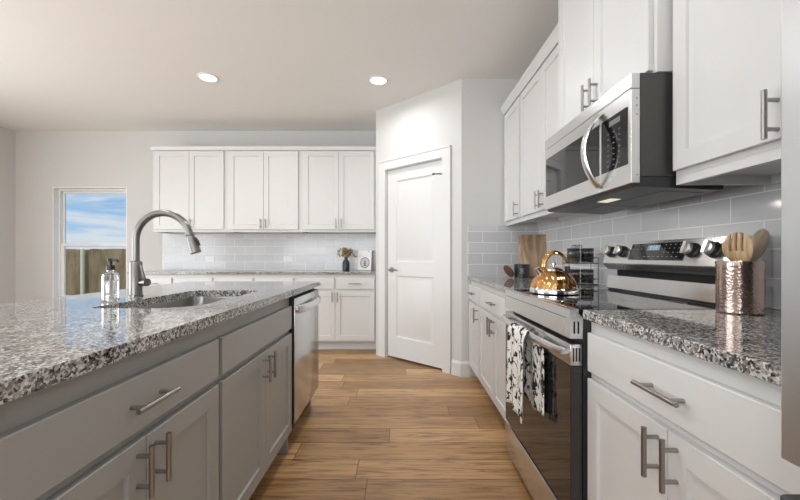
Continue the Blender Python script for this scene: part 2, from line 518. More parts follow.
# ---- unseen windows added for light behind and left of the viewpoint (frames only in shape, clear panes)
def plain_window(name, label, loc, rotz, x0, x1, z0, z1, n):
    r = thing(name, label, 'window', loc, rotz); r['kind'] = 'structure'
    f = MB()
    f.box((x0, .08, z0), (x0 + .05, .14, z1)).box((x1 - .05, .08, z0), (x1, .14, z1))
    f.box((x0 + .05, .08, z1 - .05), (x1 - .05, .14, z1)).box((x0 + .05, .08, z0), (x1 - .05, .14, z0 + .05))
    for i in range(1, n):
        x = x0 + (x1 - x0) * i / n
        f.box((x - .035, .085, z0 + .05), (x + .035, .135, z1 - .05))
    f.build('window_frame', M['white_plastic'], r)
plain_window('added_window_2', 'unseen tall window added in the left wall to let light in', (LX, 0, 0), PI / 2, -.4, 2.8, .06, 2.35, 2)
plain_window('added_window_3', 'unseen wide window added behind the viewpoint to let light in', (0, FY, 0), PI, -.3, 4.1, .5, 2.4, 3)

# ---- pantry door
def pantry_door():
    r = thing('door_1', 'white two panel pantry door in the angled wall', 'door', (A.x, A.y, 0), ANG)
    r['kind'] = 'structure'
    x0, x1, zt = T0, T1, 2.042
    # slab with two raised panels
    fr = MB()
    za, zb = .020, zt
    ya = .022; yb = .057
    px0, px1 = x0 + .125, x1 - .125
    panels = [(.235, .90), (1.045, zt - .125)]
    # stiles and rails
    def rail(a, b): fr.box((a[0], ya, a[1]), (b[0], yb, b[1]))
    rail((x0, za), (px0, zb)); rail((px1, za), (x1, zb))
    rail((px0, za), (px1, panels[0][0])); rail((px0, panels[0][1]), (px1, panels[1][0])); rail((px0, panels[1][1]), (px1, zb))
    slab = fr.build('door_slab', M['trim'], r)
    for z0, z1 in panels:
        p = MB().rects([(px0, z0, px1, z1, yb), (px0, z0, px1, z1, ya + .001), (px0 + .014, z0 + .014, px1 - .014, z1 - .014, ya + .011),
                        (px0 + .032, z0 + .032, px1 - .032, z1 - .032, ya + .011), (px0 + .055, z0 + .055, px1 - .055, z1 - .055, ya + .003)])
        p.build('door_panel', M['trim'], slab, smooth=20)
    # lever handle on the left stile
    hz = .96
    cx = x0 + .062
    hb = MB().cyl((cx, ya, hz), (cx, ya - .009, hz), .030, .028, 24).cyl((cx, ya - .009, hz), (cx, ya - .045, hz), .010)
    hb.tube([(cx - .006, ya - .045, hz), (cx + .02, ya - .046, hz + .001), (cx + .06, ya - .046, hz + .002), (cx + .115, ya - .043, hz - .003)], [.010, .010, .009, .007], 12)
    hb.build('lever_handle', M['lever'], slab)
    # hinges on the right edge
    for z in (.22, 1.03):
        MB().cyl((x1 + .004, ya - .006, z - .045), (x1 + .004, ya - .006, z + .045), .0065).build('hinge', M['nickel'], r)
    z = 1.845
    h = MB().cyl((x1 + .004, ya - .006, z - .045), (x1 + .004, ya - .006, z + .045), .0065)
    h.build('hinge', M['nickel'], r)
    st = MB().tube([(x1 + .004, ya - .008, z + .05), (x1 - .02, ya - .03, z + .056), (x1 - .075, ya - .055, z + .058)], .0055, 10)
    st.cyl((x1 - .072, ya - .052, z + .058), (x1 - .088, ya - .063, z + .058), .010)
    st.cyl((x1 + .004, ya - .012, z + .05), (x1 + .004, ya - .012, z - .06), .004)
    o = st.build('hinge_pin_stop', M['darkgrey'], r)
    # jamb
    j = MB()
    j.box((x0 - .012, .0, 0), (x0 - .003, .11, 2.052)).box((x1 + .010, .0, 0), (x1 + .012, .11, 2.052))
    j.box((x0 - .003, .0, 2.045), (x1 + .010, .11, 2.052))
    j.box((x0 - .003, .060, 0), (x0 + .01, .075, 2.045)).box((x1 - .003, .060, 0), (x1 + .010, .075, 2.045)).box((x0 + .01, .060, 2.03), (x1 - .003, .075, 2.045))
    j.build('door_jamb', M['trim'], r)
    # casing
    c = MB()
    cw = .092
    c.box((x0 - .012 - cw + .0, -.019, 0), (x0 - .008, -.0005, 2.058 + cw), .003)
    c.box((x1 + .008, -.019, 0), (x1 + .012 + cw, -.0005, 2.058 + cw), .003)
    c.box((x0 - .008, -.019, 2.050), (x1 + .008, -.0005, 2.058 + cw), .003)
    c.box((x0 - .014 - cw, -.026, 2.058 + cw - .016), (x1 + .014 + cw, -.0005, 2.058 + cw + .004), .003)
    c.build('door_casing', M['trim'], r)
pantry_door()

# ---- outside
struct(MB().box((-16, BY + .2, -.7), (6, 16, -.6)).build('ground', M['grass']))
def fence():
    r = thing('wooden_fence', 'weathered wooden board fence outside beyond the back window', 'fence', (-9.5, 7.0, -.6))
    b = MB()
    x = 0.0
    rnd = random.Random(3)
    while x < 8.0:
        b.box((x, 0, .03), (x + .136, .018, 1.84 + rnd.uniform(-.008, .008)))
        x += .14
    b.build('fence_boards', M['fence'], r)
    for z in (.35, 1.05, 1.66):
        MB().box((0, .0185, z), (8.0, .06, z + .085)).build('fence_rail', M['fencedark'], r)
    for x in (1.1, 3.56, 5.9):
        MB().cyl((x, -.075, 0), (x, -.075, 1.82), .034, n=14).lathe([(.032, 1.82), (.032, 1.835), (.015, 1.85)], (x, -.075, 0), 14).build('fence_post', M['post'], r)
fence()

# =================================================================== CABINETRY
def shaker(x0, z0, x1, z1, t=.02, fr=.058, rec=.009):
    return MB().rects([(x0, z0, x1, z1, -.0005), (x0, z0, x1, z1, -t + .0015), (x0 + .0015, z0 + .0015, x1 - .0015, z1 - .0015, -t),
                       (x0 + fr, z0 + fr, x1 - fr, z1 - fr, -t), (x0 + fr + .003, z0 + fr + .003, x1 - fr - .003, z1 - fr - .003, -t + rec)])
def slab(x0, z0, x1, z1, t=.02):
    return MB().rects([(x0, z0, x1, z1, -.0005), (x0, z0, x1, z1, -t + .002), (x0 + .002, z0 + .002, x1 - .002, z1 - .002, -t)])
def pull(parent, cx, cz, vert, L=.15, y=-.02):
    b = MB()
    d = Vector((0, 0, 1)) if vert else Vector((1, 0, 0))
    c = Vector((cx, y - .034, cz))
    b.cyl(c - d * L / 2, c + d * L / 2, .0062, n=14)
    for s in (-1, 1):
        p = c + d * s * (L / 2 - .024)
        b.cyl((p.x, y + .0002, p.z), p, .0052, n=12)
    return b.build('handle', M['nickel'], parent)

def base_cabinet(label, loc, rotz, wd, depth, m, toe, doors, drawers, group=None, name='base_cabinet', ztop=.8945, foot=None, handle_side=None, rv=.012, dz=0.0):
    r = thing(name, label, 'cabinet', loc, rotz, group)
    t = .018; zb = .105
    b = MB()
    b.box((0, .02, zb), (t, depth, ztop)).box((wd - t, .02, zb), (wd, depth, ztop))
    b.box((t, .02, zb), (wd - t, depth, zb + t)).box((t, depth - t, zb + t), (wd - t, depth, ztop))
    # face frame
    b.box((0, 0, zb), (.035, .0199, ztop)).box((wd - .035, 0, zb), (wd, .0199, ztop))
    b.box((.035, 0, zb), (wd - .035, .0199, zb + .035)).box((.035, 0, .838 + dz), (wd - .035, .0199, ztop))
    b.box((.035, 0, .685 + dz), (wd - .035, .0199, .74 + dz))
    if doors == 2: b.box((wd / 2 - .02, .0001, zb + .035), (wd / 2 + .02, .0199, .685 + dz))
    if drawers == 2: b.box((wd / 2 - .02, .0001, .74 + dz), (wd / 2 + .02, .0199, .838 + dz))
    if foot is not None: b.box((foot, .004, 0), (foot + .02, .0745, zb - .0005))
    b.build('body', m, r)
    tk = MB().box((0, .075, 0), (wd, .09, zb - .0005))
    tk.build('toe_kick', toe, r)
    z0, z1 = .122, .700 + dz
    if doors == 2:
        spans = [(rv, wd / 2 - .0015, 1), (wd / 2 + .0015, wd - rv, 0)]
    else:
        spans = [(rv, wd - rv, handle_side if handle_side is not None else 1)]
    for x0, x1, side in spans:
        d = shaker(x0, z0, x1, z1).build('door', m, r, smooth=20)
        pull(d, (x1 - .030) if side else (x0 + .030), .632 + dz, True, .12)
    dz0, dz1 = .724 + dz, .853 + dz
    n = drawers
    for i in range(n):
        a = rv if i == 0 else wd / 2 + .012
        c = wd - rv if i == n - 1 else wd / 2 - .012
        d = slab(a, dz0, c, dz1).build('drawer', m, r, smooth=20)
        if n > 0 and not name == 'sink_cabinet':
            pull(d, (a + c) / 2, .788 + dz, False, .15)
    return r

def wall_cabinet(label, loc, rotz, wd, depth, z0, z1, doors, group=None, split=None, handle_side=1, rv=.022, zr=.036, hl=.12, hg=.010):
    r = thing('wall_cabinet', label, 'cabinet', loc, rotz, group)
    t = .018
    b = MB()
    # closed carcass with a recessed underside
    b.box((0, 0, z0 + .03), (wd, depth, z1))
    b.box((0, 0, z0), (wd, .019, z0 + .0298)).box((0, .0192, z0), (t, depth, z0 + .0298)).box((wd - t, .0192, z0), (wd, depth, z0 + .0298))
    b.box((t, depth - t, z0), (wd - t, depth, z0 + .0298))
    b.build('body', M['white'], r)
    if doors == 2:
        spans = [(rv, wd / 2 - .0015, 1), (wd / 2 + .0015, wd - rv, 0)]
    else:
        spans = [(rv, wd - rv, handle_side)]
    for x0, x1, side in spans:
        d = shaker(x0, z0 + zr, x1, z1 - .012).build('door', M['white'], r, smooth=20)
        pull(d, (x1 - .030) if side else (x0 + .030), z0 + zr + hg + hl / 2, True, hl)
    return r

# ---- back wall run
G_BU = None
UW = .908
ux = [-3.026, -3.026 + UW, -3.026 + 2 * UW]
for i, lab in enumerate(['white upper cabinet on the back wall nearest the window, end of its run',
                         'white upper cabinet in the middle of the back wall run, between the other two',
                         'white upper cabinet on the back wall nearest the pantry door, above vase']):
    wd = UW if i < 2 else -.285 - ux[2]
    wall_cabinet(lab, (ux[i] + .0005, 4.53, 0), 0, wd - .001, .2995, 1.4035, 2.40, 2, rv=.032, zr=.03)
bx = [-3.13, -2.18, -1.23]
bw = [.949, .949, .944]
for i, lab in enumerate(['white base cabinet on the back wall under the counter end nearest the window',
                         'white base cabinet in the middle of the back wall behind the island',
                         'white two door base cabinet on the back wall beside the pantry wall']):
    base_cabinet(lab, (bx[i], 4.335, 0), 0, bw[i], .488, M['white'], M['white'], 2, 2, rv=.014)
tag(MB().box((-3.165, 4.295, .8965), (-.2715, BY - .0005, .928), .003).build('countertop', M['granite']),
    'long speckled granite countertop along the back wall', 'countertop')
# crown on back uppers
def crown(name, x0, x1, loc, rotz, z=2.4005, pj=.012, ht=.045):
    pr = [(0.0, z), (-.003, z), (-.006, z + .010), (-pj * .8, z + ht * .55), (-pj, z + ht * .7), (-pj, z + ht), (.05, z + ht), (.05, z)]
    b = MB().prism(pr, x0, x1)
    return struct(b.build(name, M['white'], loc=loc, rotz=rotz, smooth=25))
crown('trim_1', -3.026 - .012, -.272, (0, 4.51, 0), 0)

# ---- right wall run: local x runs from the far end towards the viewpoint
RZ = -PI / 2
RFAR = 3.397
base_cabinet('narrow white base cabinet with one door in the right run, tight to the pantry wall', (.65, RFAR, 0), RZ, .447, .62, M['white'], M['white'], 1, 1, handle_side=1)
base_cabinet('white base cabinet with two doors between the range and the narrow corner cabinet', (.65, 2.949, 0), RZ, .898, .62, M['white'], M['white'], 2, 1)
base_cabinet('white base cabinet between the range and the refrigerator', (.65, 1.256, 0), RZ, .766, .62, M['white'], M['white'], 2, 1)
tag(MB().box((.62, 2.047, .8965), (RX - .0085, RFAR, .9285), .003).build('countertop', M['granite']),
    'granite countertop beyond the range under the cutting board', 'countertop')
tag(MB().box((.62, .488, .8965), (RX - .0085, 1.257, .9285), .003).build('countertop', M['granite']),
    'granite countertop between the range and refrigerator carrying the copper crock', 'countertop')

wall_cabinet('narrow single door white upper cabinet in the right corner by the pantry wall', (.973, RFAR, 0), RZ, .447, .298, 1.385, 2.40, 1, handle_side=1, rv=.018)
wall_cabinet('white double upper cabinet between the corner cabinet and the microwave', (.973, 2.949, 0), RZ, .905, .298, 1.385, 2.40, 2, rv=.018)
wall_cabinet('deep white cabinet directly above the microwave', (.885, 2.040, 0), RZ, .768, .386, 1.7455, 2.62, 2, rv=.018, zr=.012)
wall_cabinet('large white upper cabinet right of the microwave, over the copper crock', (.945, 1.266, 0), RZ, .784, .326, 1.352, 2.40, 2, rv=.010, zr=.046, hg=-.002)
crown('trim_2', 0, RFAR - 2.0435, (.953, RFAR, 0), RZ, pj=.03, ht=.07)

# ---- island: local x runs away from the viewpoint
IZ = PI / 2
IX = -.632
base_cabinet('grey island cabinet left of the sink cabinet with wide drawer and two doors', (IX, .525, 0), IZ, .737, .60, M['grey'], M['greyshaded'], 2, 1, ztop=.8845, dz=-.024)
base_cabinet('grey island cabinet at the near end of the island, outside the left frame edge', (IX, -.25, 0), IZ, .773, .60, M['grey'], M['greyshaded'], 2, 1, ztop=.8845, dz=-.024)
base_cabinet('grey island sink cabinet with false drawer front next to the dishwasher', (IX, 1.264, 0), IZ, .841, .60, M['grey'], M['greyshaded'], 2, 1, ztop=.8845, name='sink_cabinet', foot=.815, dz=-.024)
tag(MB().box((-1.262, -.25, 0), (-1.2415, 2.742, .8845)).build('island_back_panel', M['grey']), 'grey back panel on the seating side of the island', 'panel')
tag(MB().box((-1.24, 2.7235, 0), (-.66, 2.742, .8845)).build('island_end_panel', M['grey']), 'grey end panel of the island beyond the dishwasher', 'panel')

SX0, SX1, SY0, SY1 = -1.136, -.764, 1.345, 2.050
SR = [.08, .05, .03, .14]
def island_top():
    bm = bmesh.new()
    outer = rrect(-1.58, -.28, -.600, 2.768, .012, .920, 3)
    inner = rrect(SX0, SY0, SX1, SY1, SR, .920, 8)
    es = []
    for lp in (outer, inner):
        vs = [bm.verts.new(p) for p in lp]
        es += [bm.edges.new((vs[i], vs[(i + 1) % len(vs)])) for i in range(len(vs))]
    bmesh.ops.triangle_fill(bm, use_beauty=True, edges=es)
    fs = bm.faces[:]
    ex = bmesh.ops.extrude_face_region(bm, geom=fs)
    bmesh.ops.translate(bm, vec=(0, 0, -.0335), verts=[v for v in ex['geom'] if isinstance(v, bmesh.types.BMVert)])
    b = MB(); b.bm.free(); b.bm = bm
    o = b.build('countertop', M['granite'], smooth=40)
    return tag(o, 'large speckled granite island countertop with undermount sink cutout', 'countertop')
island_top()

def sink():
    zt = .8862
    r = thing('kitchen_sink', 'stainless undermount sink bowl set into the island countertop', 'sink', (0, 0, 0))
    def lp(ins, z, rad): return rrect(SX0 - .002 + ins, SY0 - .002 + ins, SX1 + .002 - ins, SY1 + .002 - ins, [max(.012, q + .002 - ins * .6) for q in SR], z, 8)
    loops = [lp(-.010, zt - .003, .054), lp(-.010, zt, .054), lp(-.001, zt, .041), lp(.001, zt - .01, .04), lp(.006, .71, .05), lp(.018, .685, .06), lp(.045, .675, .05), lp(.16, .671, .02)]
    outs = [lp(.16, .668, .02), lp(.043, .672, .05), lp(.015, .682, .06), lp(.004, .71, .05), lp(-.002, zt - .012, .042), lp(-.002, zt - .003, .042)]
    b = MB().loft(loops + outs, ring=True)
    b.bm.faces.ensure_lookup_table()
    b.build('sink_bowl', M['steel_sink'], r, smooth=50)
    c = ((SX0 + SX1) / 2, (SY0 + SY1) / 2)
    MB().lathe([(.0, .670), (.028, .670), (.032, .6735), (.052, .6755), (.055, .6745), (.055, .672)], (c[0], c[1], .002), 28).build('drain', M['chrome'], r)
    # flat floor of the bowl
    MB().loft([lp(.158, .6705, .02), lp(.158, .6712, .02)]).build('bowl_floor', M['steel_sink'], r)
sink()

def faucet():
    r = thing('kitchen_faucet', 'tall brushed nickel gooseneck pull-down faucet behind the sink', 'faucet', (-1.240, 1.737, .9202))
    r.scale = (1.047, 1.047, 1.047)
    b = MB().lathe([(.029, 0), (.029, .006), (.0255, .009), (.0255, .150), (.023, .156), (.017, .160)], n=28)
    b.build('faucet_body', M['faucet'], r)
    R_ = .122; zc = .252
    pts = [(0, 0, .155), (0, 0, .2), (0, 0, .24)]
    for k in range(0, 25):
        a = math.radians(k * 165 / 24)
        pts.append((R_ - R_ * math.cos(a), 0, zc + R_ * math.sin(a)))
    MB().tube(pts, .0152, 18).build('spout', M['faucet'], r)
    e = Vector(pts[-1]); d = (e - Vector(pts[-2])).normalized()
    h = MB()
    n = 20
    u = Vector((0, 1, 0)); v = d.cross(u)
    prof = [(.0150, -.002), (.0185, .0), (.0185, .012), (.0175, .014), (.0195, .03), (.0235, .085), (.0240, .092), (.020, .093)]
    h.loft([[e + d * s + (u * math.cos(2 * PI * i / n) + v * math.sin(2 * PI * i / n)) * q for i in range(n)] for q, s in prof])
    sh = h.build('spray_head', M['faucet'], r)
    bt = MB()
    nrm = Vector((-d.z, 0, d.x)) * (1 if -d.z > 0 else -1)
    p0 = e + d * .028 + nrm * .019; p1 = e + d * .066 + nrm * .0235
    bt.tube([p0, (p0 + p1) / 2 + nrm * .003, p1], [.004, .0055, .005], 10, ry=.009, up=nrm)
    bt.build('spray_button', M['blackplastic'], sh)
    l = MB().cyl((.022, 0, .062), (.060, -.012, .064), .0165, .0175, 20)
    hb = l.build('lever_hub', M['faucet'], r)
    MB().tube([(.046, -.008, .074), (.040, -.012, .105), (.032, -.014, .142)], [.0065, .0055, .0048], 10).build('lever', M['faucet'], r)
faucet()

def soap():
    r = thing('soap_dispenser', 'clear soap bottle with black pump beside the faucet', 'soap bottle', (-1.217, 1.556, .9202))
    r.scale = (.96, .96, 1.04)
    prof = [(.0, .001), (.029, .0), (.032, .004), (.032, .100), (.029, .110), (.016, .117), (.0135, .120), (.0135, .127)]
    inn = [(.011, .127), (.011, .118), (.026, .108), (.0288, .099), (.0288, .007), (.026, .005), (.0, .005)]
    MB().lathe(prof + inn, n=28).build('bottle', M['glass'], r)
    MB().lathe([(.0, .0055), (.026, .0055), (.0284, .008), (.0284, .082), (.0, .082)], n=28).build('soap_liquid', glass('clear_soap', (.93, .94, .93), 0, 1.34), r)
    p = MB().lathe([(.0165, .1255), (.0165, .143), (.013, .146), (.006, .147), (.006, .160), (.011, .161), (.012, .172), (.009, .174)], n=24)
    p.tube([(0, 0, .167), (.02, -.006, .168), (.036, -.011, .166), (.041, -.0125, .159)], [.006, .0055, .005, .0042], 10)
    p.build('pump', M['blackplastic'], r)
    MB().cyl((0, 0, .01), (0, 0, .1255), .0028, n=8).build('dip_tube', mat('pump_tube_plastic', (.6, .6, .6), .3)[0], r)
soap()

def dishwasher():
    # local x away from the viewpoint, front faces +X
    r = thing('dishwasher', 'stainless steel dishwasher built into the far end of the grey island', 'dishwasher', (IX, 2.1075, 0), IZ)
    wd = .613
    MB().box((.006, .03, .105), (wd - .006, .58, .868)).build('tub', M['darkgrey'], r)
    MB().box((.0, -.026, .150), (wd, .029, .868), .001).build('door_core', M['blackplastic'], r)
    d = MB().box((.001, -.033, .150), (wd - .001, -.0262, .866), .0025, 2).build('front_panel', M['steel_dw'], r)
    MB().box((.0, .0, .8685), (wd, .029, .8805)).build('top_vent', M['blackplastic'], r)
    pts = []; L = wd - .06
    for k in range(17):
        s = k / 16
        pts.append((.03 + L * s, -.043 - .032 * math.sin(PI * s) ** .6, .800))
    h = MB().tube(pts, .010, 12, ry=.024, up=(0, 1, 0))
    h.cyl((.040, -.0332, .800), (.040, -.05, .800), .018).cyl((wd - .040, -.0332, .800), (wd - .040, -.05, .800), .018)
    h.build('handle', M['steel_y'], d)
    MB().box((.0, .055, 0), (wd, .07, .1045)).build('toe_panel', M['blackplastic'], r)
dishwasher()

# =================================================================== RANGE
RY0 = 2.040   # far end
def stove():
    r = thing('kitchen_range', 'stainless steel electric range with black glass top on the right wall', 'stove', (.58, RY0, 0), RZ)
    wd = .778
    MB().box((.0, .045, .045), (wd, .665, .9)).build('body', M['blackmetal'], r)
    # cooktop
    MB().box((.002, .0465, .9005), (wd - .002, .62, .913)).build('cooktop_trim', M['steel_y'], r)
    ck = MB().box((.006, .030, .9135), (wd - .006, .572, .9285), .002).build('glass_cooktop', M['blackglass'], r)
    for x, y, q in ((.20, .16, .105), (.58, .16, .09), (.20, .42, .075), (.58, .42, .105)):
        rg = MB().loft([[(x + q_ * math.cos(2 * PI * i / 40), y + q_ * math.sin(2 * PI * i / 40), z) for i in range(40)] for q_, z in ((q, .9286), (q, .9289), (q - .003, .9289), (q - .003, .9286))], ring=True)
        rg.build('burner_ring', M['legend'], ck)
    # front apron
    ap = MB().prism([(.0, .828), (.044, .828), (.044, .9), (.029, .9132), (.029, .9288), (.001, .927), (-.001, .90)], 0, wd)
    apo = ap.build('front_apron', M['steel_y'], r, smooth=20)
    MB().rects([(.05, .842, wd - .05, .893, -.0006), (.05, .842, wd - .05, .893, -.002), (.054, .846, wd - .054, .889, -.0021)]).build('apron_inset', M['steel_y'], apo)
    MB().box((.03, -.0014, .8945), (wd - .03, .001, .8962)).build('apron_seam', M['hole'], apo, smooth=0)
    for y in (.012, .026):
        MB().box((wd + .0002, y, .845), (wd + .0015, y + .005, .886)).build('vent_slot', M['hole'], apo, smooth=0)
    # oven door
    top = MB().box((.0, .0, .735), (wd, .042, .809), .004, 2)
    d = MB().box((.0, .002, .215), (wd, .042, .7345), .002).build('oven_door', M['ovenglass'], r)
    top.build('door_top_band', M['steel_y'], d)
    for y in (.010, .020, .030):
        MB().box((wd + .0002, y, .750), (wd + .0015, y + .004, .796)).build('vent_slot', M['hole'], d, smooth=0)
    for k in range(6):
        x = .12 + k * .092
        MB().box((x, .016, .8092), (x + .075, .030, .8098)).build('vent_slot', M['hole'], d, smooth=0)
    pts = []
    for k in range(21):
        s = k / 20
        pts.append((.012 + (wd - .024) * s, -.010 - .030 * math.sin(PI * s) ** .45, .778))
    h = MB().tube(pts, .0075, 12, ry=.0155, up=(0, 1, 0))
    h.cyl((.02, -.0003, .778), (.02, -.022, .778), .011).cyl((wd - .02, -.0003, .778), (wd - .02, -.022, .778), .011)
    h.build('oven_handle', M['steel_y'], d)
    # bottom drawer
    MB().box((.0, .0, .050), (wd, .042, .205), .004, 2).build('storage_drawer', M['steel_y'], r)
    for x in (.03, wd - .03):
        for y in (.07, .6):
            MB().cyl((x, y, 0), (x, y, .0448), .016, n=14).build('foot', M['rubber'], r)
    # backguard (profile in y, z)
    pr = [(.577, 1.18), (.538, 1.073), (.541, 1.066), (.567, 1.039), (.690, 1.039), (.690, 1.18)]
    bg = MB().prism(pr, 0, wd).build('control_panel', M['steel_y'], r, smooth=20)
    MB().box((.03, .600, 1.006), (wd - .03, .690, 1.0388)).build('vent_gap', M['hole'], r)
    pr = [(.568, 1.006), (.560, .940), (.566, .929), (.690, .929), (.690, 1.006)]
    MB().prism(pr, 0, wd).build('lower_backguard', M['steel_y'], r, smooth=20)
    # tilted frame of the control face
    p0 = Vector((0, .538, 1.073)); up = (Vector((0, .577, 1.18)) - p0).normalized(); nr = Vector((0, -up.z, up.y))
    def facept(x, s, o): return Vector((x, 0, 0)) + p0 + up * s + nr * o
    def facebox(x0, s0, x1, s1, o0, o1):
        b = MB()
        b.loft([[facept(x0, s0, o), facept(x1, s0, o), facept(x1, s1, o), facept(x0, s1, o)] for o in (o0, o1)])
        return b
    scr = facebox(.215, .020, .565, .100, .0005, .003).build('display_panel', M['blackglass'], r, smooth=0)
    facebox(.335, .065, .415, .090, .0032, .0036).build('clock_screen', M['lcd'], scr, smooth=0)
    dg = MB()
    segs = ((.352, .366), (.373, .380), (.386, .400))
    for a, b_ in segs:
        for s0, s1 in ((.070, .072), (.0770, .0790), (.084, .086)):
            dg.loft([[facept(a, s0, o), facept(b_, s0, o), facept(b_, s1, o), facept(a, s1, o)] for o in (.0037, .0040)])
    dg.build('clock_digits', M['lcdlit'], scr, smooth=0)
    def key(x, s_, w_, h_):
        b = MB()
        b.loft([[facept(x, s_, o), facept(x + w_, s_, o), facept(x + w_, s_ + h_, o), facept(x, s_ + h_, o)] for o in (.0031, .0034)])
        b.build('key', M['legend'], scr, smooth=0)
    for x in (.235, .262, .289):
        for q in (.072, .088): key(x, q, .012, .003)
    for x in (.325, .355, .385, .415): key(x, .034, .014, .0035)
    for x in (.445, .472, .499, .526):
        for q in (.034, .053, .072, .088): key(x, q, .007, .0035)
    n = 28
    for x in (.05, .15, .603, .703):
        c = .062
        def ring(q, o): return [facept(x, c, o) + (Vector((1, 0, 0)) * math.cos(2 * PI * i / n) + up * math.sin(2 * PI * i / n)) * q for i in range(n)]
        k = MB().loft([ring(.030, .0005), ring(.030, .006), ring(.027, .008), ring(.026, .022), ring(.024, .023)])
        kb = k.build('knob', M['blackplastic'], r)
        MB().loft([ring(.0236, .0232), ring(.0236, .032), ring(.0215, .035)]).build('knob_face', M['knobsteel'], kb)
        g = MB().loft([[facept(x - .007, c - .024, o), facept(x + .007, c - .024, o), facept(x + .007, c + .024, o), facept(x - .007, c + .024, o)] for o in (.0352, .044)])
        g.build('knob_grip', M['knobsteel'], kb, smooth=0)
stove()

def towel():
    r = thing('dish_towel', 'white dish towel with black leaf print hanging on the oven handle', 'towel', (.58, RY0, 0), RZ)
    NV, NU = 44, 26
    b = MB(); bm = b.bm
    rows = []
    hz = .778
    for j in range(NV + 1):
        v = j / NV
        row = []
        for i in range(NU + 1):
            u = i / NU
            fx = .290 + u * .205           # front flap
            bxx = .345 + u * .245          # back flap
            if v < .5:
                s = v / .5
                z = .420 + (hz + .022 - .420) * s + .010 * math.sin(u * 5)
                x = fx + .01 * (1 - s) * (u - .5)
                y = -.066 - .009 * math.sin(u * 13 + 1) * (1 - s * .8) - .004 * math.sin(u * 29)
                if s > .93: y += (s - .93) / .07 * .018
            else:
                s = (v - .5) / .5
                k = min(1, s / .22); k = k * k * (3 - 2 * k)
                z = hz + .022 + (.475 - hz - .022) * s + .008 * math.cos(u * 6) * s
                x = fx * (1 - k) + bxx * k
                y = -.013 - .0045 * math.sin(u * 15)
                if s < .08: y -= (1 - s / .08) * .03
            row.append(bm.verts.new((x, y, z)))
        rows.append(row)
    for j in range(NV):
        for i in range(NU):
            bm.faces.new((rows[j][i], rows[j][i + 1], rows[j + 1][i + 1], rows[j + 1][i]))
    o = b.build('cloth', M['towel'], r, smooth=80)
    md = o.modifiers.new('thick', 'SOLIDIFY'); md.thickness = .0022; md.offset = 0
towel()

# =================================================================== MICROWAVE
def microwave():
    r = thing('microwave_oven', 'stainless over-the-range microwave with black side and bowed handle', 'microwave', (.797, 2.036, 0), RZ)
    wd = .760
    z0, z1 = 1.362, 1.742
    MB().box((.0, .032, z0 + .024), (wd, .470, z1)).build('case', M['darkgrey'], r)
    # top vent strip
    MB().box((.0, .0, 1.690), (wd, .0315, z1), .002).build('vent_strip', M['steel_y'], r)
    d = MB().box((.0, .0, z0), (.560, .0315, 1.6885), .002).build('door', M['steel_y'], r)
    MB().box((.022, -.0022, 1.432), (.5595, -.0003, 1.634), .0008).build('door_window', M['blackglass'], d)
    pts = []
    for k in range(25):
        s = k / 24
        pts.append((.562, -.004 - .062 * math.sin(PI * s) ** .75, 1.385 + .285 * s))
    h = MB().tube(pts, .018, 12, ry=.009, up=(1, 0, 0))
    h.build('handle', M['steel_y'], d)
    c = MB().box((.5615, .0, z0), (wd, .0315, 1.6885), .002).build('control_panel', M['steel_y'], r)
    g = MB().box((.5750, -.0022, 1.432), (.740, -.0003, 1.634), .0008).build('control_glass', M['blackglass'], r)
    MB().box((.630, -.0028, 1.598), (.700, -.0023, 1.618)).build('display_screen', M['legend'], g, smooth=0)
    for i in range(3):
        for j in range(7):
            x = .618 + i * .036; z = 1.448 + j * .0205
            MB().box((x, -.0027, z), (x + .011, -.0023, z + .0035)).build('key', M['legend'], g, smooth=0)
    # bottom plate with grease filters and lamp
    b = MB().prism([(.0325, 1.3855), (.0325, 1.3615), (.012, 1.3612), (.020, 1.351), (.318, 1.338), (.322, 1.346), (.322, 1.3855)], .004, wd - .004)
    bo = b.build('bottom_plate', M['blackmetal'], r, smooth=20)
    for a, c_ in ((.06, .33), (.43, .70)):
        f = MB().prism([(.15, 1.3451), (.15, 1.3438), (.30, 1.3373), (.30, 1.3386)], a, c_)
        f.build('grease_filter', M['darkgrey'], bo)
    MB().prism([(.075, 1.3484), (.075, 1.3472), (.120, 1.3452), (.120, 1.3464)], .40, .50).build('lamp_lens', M['hoodlamp'], bo)
    # cooktop lamp of the microwave
    area('cooktop_lamp', (.797 + .097, 2.036 - .45, 1.335), (0, 0, 0), .08, .04, 1.6, (1.0, .95, .88))
    # screws on the side
    for z in (1.655, 1.630, 1.600, 1.39):
        MB().cyl((wd + .0002, .02, z), (wd + .0012, .02, z), .003, n=10).build('screw', M['nickel'], r)
microwave()

